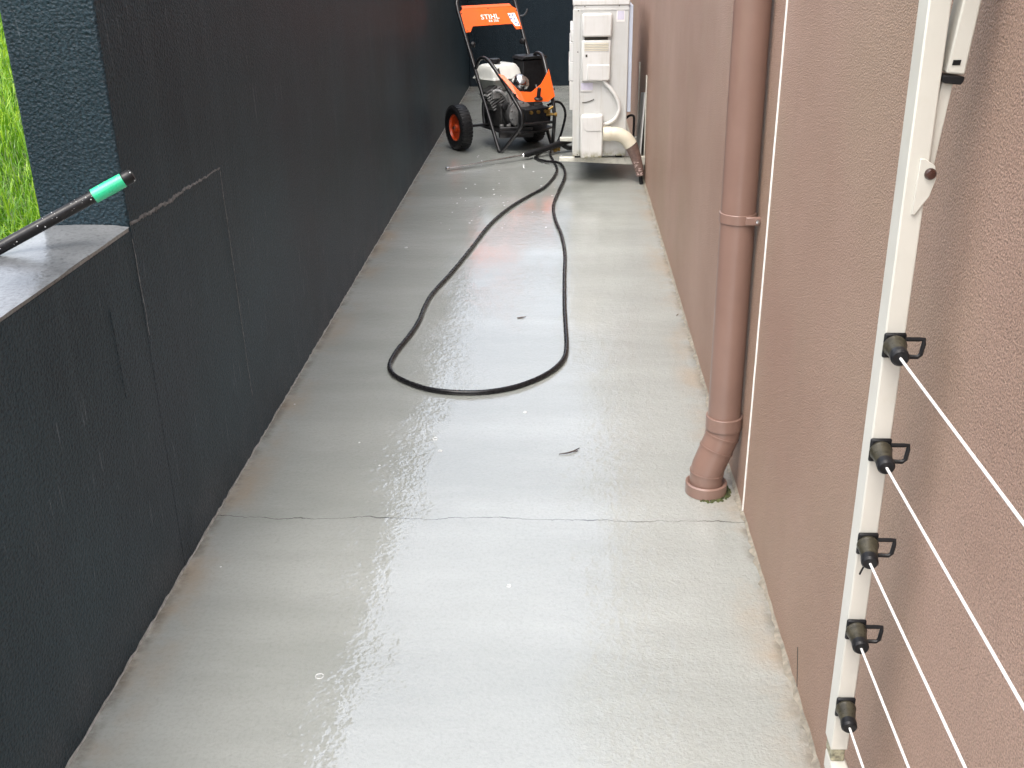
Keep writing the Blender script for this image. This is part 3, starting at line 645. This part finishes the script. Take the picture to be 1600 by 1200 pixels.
MB().lathe([(.02, 0), (.02, .03), (.013, .034), (0, .034)], L(.27, .145, .28), (0, -1, 0.2), 14).build('oil_plug', M['black'], engo)
for s, t, z in ((.23, .19, .162), (.27, .215, .162), (.36, .25, .162)):
    MB().box(s - .012, s + .012, -t - .012, -t + .012, z, z + .014).build('mounting_nut', M['alu'], engo, bevel=0.003)
# fuel tank
TM = Matrix.Translation(L(.350, -.09, -.028)) @ Matrix.Rotation(R(16), 4, 'Z')
def loft(rings):
    n = 32; vs, fs = [], []
    for (hx, hy, z, pw_, dx) in rings:
        for j in range(n):
            a = 2 * math.pi * j / n; c, s_ = math.cos(a), math.sin(a); e = 2 / pw_
            vs.append(TM @ Vector((dx + hx * math.copysign(abs(c) ** e, c), hy * math.copysign(abs(s_) ** e, s_), z)))
    for i in range(len(rings) - 1):
        for j in range(n): fs.append((i*n + j, i*n + (j+1) % n, (i+1)*n + (j+1) % n, (i+1)*n + j))
    fs += [tuple(range(n))[::-1], tuple((len(rings) - 1)*n + j for j in range(n))]
    return MB().add(vs, fs)
tk = loft([(.140, .116, .470, 9, 0), (.144, .120, .474, 9, 0), (.140, .116, .482, 9, 0), (.136, .110, .490, 8, 0), (.128, .098, .530, 8, 0), (.112, .080, .558, 7, 0), (.100, .070, .565, 6, 0), (.01, .01, .568, 2, 0)]).build('fuel_tank', M['tank'], pw, angle=22)
loft([(.085, .075, .385, 5, .02), (.110, .090, .400, 6, .012), (.128, .104, .440, 8, .004), (.132, .108, .469, 9, 0)]).build('tank_base', M['tank2'], tk, angle=22)
MB().lathe([(.028, 0), (.028, .012), (.040, .014), (.040, .036), (.034, .041), (0, .042)], TM @ Vector((-.03, .0, .560)), (0, 0, 1), 20).build('fuel_cap', M['black'], tk)
MB().box(-.022, -.008, -.0015, .0015, -.03, .035, TM @ Matrix.Translation((-.075, -.1125, .515)) @ Matrix.Rotation(R(-14), 4, 'X')).build('tank_decal', M['alud'], tk)
# air filter box behind, muffler in front of it
MB().prism([L(.505, -.17, .28), L(.685, -.17, .28), L(.695, -.17, .555), L(.505, -.17, .555)], L(0, .15, 0)).build('air_filter_box', M['black'], pw, bevel=0.012)
MB().prism([L(.498, -.178, .5565), L(.702, -.178, .5565), L(.685, -.165, .578), L(.515, -.165, .578)], L(0, .166, 0)).build('filter_lid', M['black'], pw, bevel=0.006)
MB().lathe([(.050, -.03), (.060, -.02), (.062, .0), (.056, .025), (.038, .046), (0.012, .055), (0, .056)], L(.425, .10, .425), (0.25, -.6, .75), 24).build('muffler_dome', M['chrome'], pw)
# pump with brass fittings
pm = MB(); pm.box(.335, .53, -.335, -.225, .175, .285); pm.lathe([(.05, 0), (.055, .02), (.055, .09), (.04, .10)], L(.43, .20, .235), (0, -1, 0), 20)
pmo = pm.build('pump', M['black'], pw, bevel=0.008)
for s, z in ((.375, .262), (.43, .262), (.485, .262)):
    MB().lathe([(.013, 0), (.013, .014), (0, .016)], L(s, .336, z), (0, -1, 0), 6).build('valve_cap', M['brass'], pmo)
MB().lathe([(.014, 0), (.014, .025), (.010, .027), (.010, .055), (.013, .056), (.013, .07), (0, .07)], L(.50, .33, .240), (.75, -.66, 0), 10).build('outlet_fitting', M['brass'], pmo)
MB().tube([L(.50, .345, .245), L(.50, .36, .275), L(.53, .36, .29)], .009, 8).build('outlet_fitting', M['brass'], pmo)

# ------------------------------------------------------------------ hose, spray gun
HP = [(-0.057,6.559), (-0.117,6.163), (-0.216,5.898), (-0.308,5.638), (-0.389,5.297), (-0.448,4.869), (-0.501,4.508), (-0.552,4.216), (-0.566,4.039), (-0.568,3.874), (-0.582,3.721), (-0.608,3.552), (-0.613,3.419), (-0.587,3.334), (-0.529,3.268), (-0.451,3.211), (-0.355,3.186), (-0.254,3.192), (-0.157,3.240), (-0.066,3.339), (-0.010,3.465), (0.004,3.600), (0.001,3.799), (-0.004,4.063), (-0.005,4.433), (-0.004,4.792), (-0.022,5.111), (-0.053,5.380), (-0.068,5.676), (-0.045,6.001), (-0.006,6.432), (-0.038,6.746), (-0.142,6.847), (-0.199,6.970), (-0.185,7.09)]
HR = 0.0086
pts = [(-0.125, 7.31, .292), (-0.075, 7.33, .312), (-0.030, 7.36, .290), (-0.006, 7.37, .225), (-0.024, 7.37, .13), (-0.052, 7.36, .05), (-0.085, 7.30, HR + .004), (-0.104, 7.18, HR), (-0.104, 7.049, HR), (-0.082, 6.86, HR)]
for i, (x, y) in enumerate(HP):
    z = HR
    if i == 0: z = HR
    if i == 31: z = HR + 0.010
    if i in (30, 32): z = HR + 0.006
    pts.append((x, y, z))
pts.append((-0.165, 7.16, 0.030))
pts = [Vector(p) for p in pts]; org = Vector((-0.3, 4.5, 0))
hs = MB().tube([p - org for p in spline(pts, 7)], HR, 12).build('hose', M['hose']); hs.location = org
tag(hs, 'long black hose looped over the wet concrete path', 'hose')

gn = empty('spray_gun', (-0.2, 7.0, 0)); tag(gn, 'black spray gun with thin steel lance lying behind the hose', 'spray gun')
def gloc(mb): mb.v = [(x + 0.2, y - 7.0, z) for x, y, z in mb.v]; return mb
gloc(MB().tube([(-0.735, 6.634, .014), (-0.256, 6.959, .034)], 0.0068, 10)).build('lance', M['chrome'], gn)
gloc(MB().lathe([(.009, 0), (.013, .005), (.013, .022), (.008, .028)], (-0.752, 6.622, .013), (.83, .56, .03), 12)).build('nozzle', M['chrome'], gn)
gloc(MB().tube([(-0.275, 6.946, .033), (-0.255, 6.960, .034), (-0.15, 7.065, .045), (-0.06, 7.155, .060)], [.013, .019, .019, .021], 14)).build('foregrip', M['black'], gn)
gloc(MB().lathe([(.012, -.006), (.014, 0), (.010, .006), (0, .008)], (-0.280, 6.942, .033), (-.8, -.55, 0), 12)).build('lance_nut', M['chrome'], gn)
gloc(MB().tube([(-0.06, 7.155, .060), (-0.01, 7.205, .070), (0.06, 7.275, .075)], [.021, .024, .017], 12)).build('gun_body', M['black'], gn)
gloc(MB().tube(spline([(-0.03, 7.19, .055), (0.01, 7.20, .030), (0.07, 7.24, .022), (0.12, 7.29, .020)], 4), .015, 10)).build('grip', M['black'], gn)
gloc(MB().tube([(-0.165, 7.16, 0.030), (-0.09, 7.19, .030), (-0.04, 7.20, .032)], .012, 10)).build('swivel', M['black'], gn)
gloc(MB().lathe([(.013, 0), (.016, .006), (.016, .022), (.011, .026), (.011, .045)], (-0.085, 7.170, .022), (.92, .30, .02), 8)).build('coupling', M['brass'], gn)

# ------------------------------------------------------------------ pole with green tape leaning over the low wall
pE, pS = Vector((-0.842, 2.030, 0.982)), Vector((-1.083, 1.928, 0.8645))
ax = (pE - pS).normalized(); Lw = pS + ax * ((LAWN + 0.005 - pS.z) / ax.z)
pl_ = empty('pole', Lw); tag(pl_, 'wet black pole with green tape band leaning over the low wall', 'pole')
full = (pE - Lw).length; pr_ = 0.0120
MB().lathe([(0, 0), (pr_, 0.004), (pr_, full - 0.010), (pr_ * 0.8, full - 0.003), (pr_ * 0.4, full), (0, full)], (0, 0, 0), ax, 28, close=False).build('shaft', M['pole'], pl_)
MB().lathe([(pr_, full - 0.086), (pr_ + 0.0022, full - 0.086), (pr_ + 0.0026, full - 0.052), (pr_ + 0.0022, full - 0.022), (pr_, full - 0.022)], (0, 0, 0), ax, 28, close=False).build('tape_band', M['green'], pl_)
MB().lathe([(pr_, full - 0.021), (pr_ + 0.0018, full - 0.020), (pr_ + 0.0018, full - 0.007), (pr_ * 0.9, full - 0.001), (0, full + 0.001)], (0, 0, 0), ax, 28, close=False).build('end_cap', M['pole'], pl_)
u = ax.orthogonal().normalized(); w_ = ax.cross(u); dm = MB()
for _ in range(170):
    a = 2 * math.pi * RNG.random(); h = full * (0.25 + 0.75 * RNG.random()); r = 0.0006 + 0.0013 * RNG.random() ** 2
    nrm = u * math.cos(a) + w_ * math.sin(a); rad = pr_ + (0.0025 if full - 0.086 < h < full - 0.022 else 0.0)
    dm.lathe([(r, -0.0002), (r * 0.8, r * 0.5), (0, r * 0.75)], ax * h + nrm * rad, nrm, 7, close=False)
kind(dm.build('rain_drops', M['water'], pl_), 'stuff')

# ------------------------------------------------------------------ small litter and rain on the path
tw = MB().tube(spline([(-0.03, -0.018, .003), (-0.006, -0.012, .004), (0.012, 0.0, .004), (0.030, 0.022, .003)], 4), [.0012 + .0009 * math.sin(i / 12 * 3.14) for i in range(13)], 6)
tw.tube([(0.008, -0.004, .004), (0.026, 0.004, .003)], .0013, 5)
tw = tw.build('twig', M['twig']); tw.location = (0.012, 2.778, 0); tag(tw, 'small dark wet twig on path between hose and downpipe', 'twig')
def leaf(x, y, ln, ang, label):
    vs, fs = [], []; n = 6
    for i in range(n + 1):
        t = i / n; wd = ln * 0.17 * math.sin(math.pi * (0.08 + 0.9 * t)); z = 0.0012 + 0.003 * t * t
        vs += [(ln * (t - .5), -wd, z + .0015), (ln * (t - .5), 0, z), (ln * (t - .5), wd, z + .0012)]
    for i in range(n):
        for k in range(2): a = i * 3 + k; fs.append((a, a + 1, a + 4, a + 3))
    nn = len(vs); vs2 = [(a, b, c - 0.0008) for a, b, c in vs]
    o = MB().add(vs + vs2, fs + [tuple(q + nn for q in reversed(f)) for f in fs]).build('leaf', M['leaf'], angle=80); o.location = (x, y, 0); o.rotation_euler = (0, 0, ang)
    tag(o, label, 'leaf', 'fallen leaves on the path')
leaf(-0.172, 3.927, .036, 0.2, 'small dark leaf inside the hose loop')
leaf(0.437, 3.957, .018, 1.0, 'tiny dark leaf on path edge against the stucco wall')

def rain():
    mb = MB()
    def ring(x, y, R_, r):
        k = 14; vs, fs = [], []
        for i in range(k):
            a = 2 * math.pi * i / k; rr = R_ * (1 + .12 * (RNG.random() - .5)); hh = r * (0.8 + 1.2 * RNG.random())
            for q, (dr, dz) in enumerate(((r, 0.0002), (0, hh), (-r, 0.0002))): vs.append((x + (rr + dr) * math.cos(a), y + (rr + dr) * math.sin(a), dz))
        for i in range(k):
            for q in range(2): a, b = i * 3 + q, ((i + 1) % k) * 3 + q; fs.append((a, b, b + 1, a + 1))
        mb.add(vs, fs)
    for _ in range(12):
        y = 1.3 + 4.5 * RNG.random() ** 1.3; x = XL + 0.05 + (0.75 if RNG.random() < .75 else 1.2) * RNG.random()
        R_ = 0.004 + 0.005 * RNG.random(); ring(x, y, R_, 0.0013)
        if RNG.random() < .5: ring(x + .004, y, R_ * .35, 0.0016)
    return mb
rp = rain().build('splash_rings', M['water'], angle=80); kind(rp, 'stuff'); rp['label'] = 'tiny rain splash rings on the wet path'
def fleck_pt():
    y = 5.2 + 1.9 * RNG.random(); return (-0.72 + 0.62 * RNG.random() + 0.05 * (y - 5), y, 0.0)
fk = clumps(55, fleck_pt, 0.002, 0.007, 0.25)
fk2 = clumps(6, lambda: (XL + 0.04 + 0.45 * RNG.random() ** 1.5, 1.6 + 3.5 * RNG.random(), 0.0), 0.0015, 0.0038, 0.3); fk.add(fk2.v, fk2.f)
fk = fk.build('foam_flecks', M['foam'], angle=80); kind(fk, 'stuff'); fk['label'] = 'white foam flecks scattered on path before pressure washer'
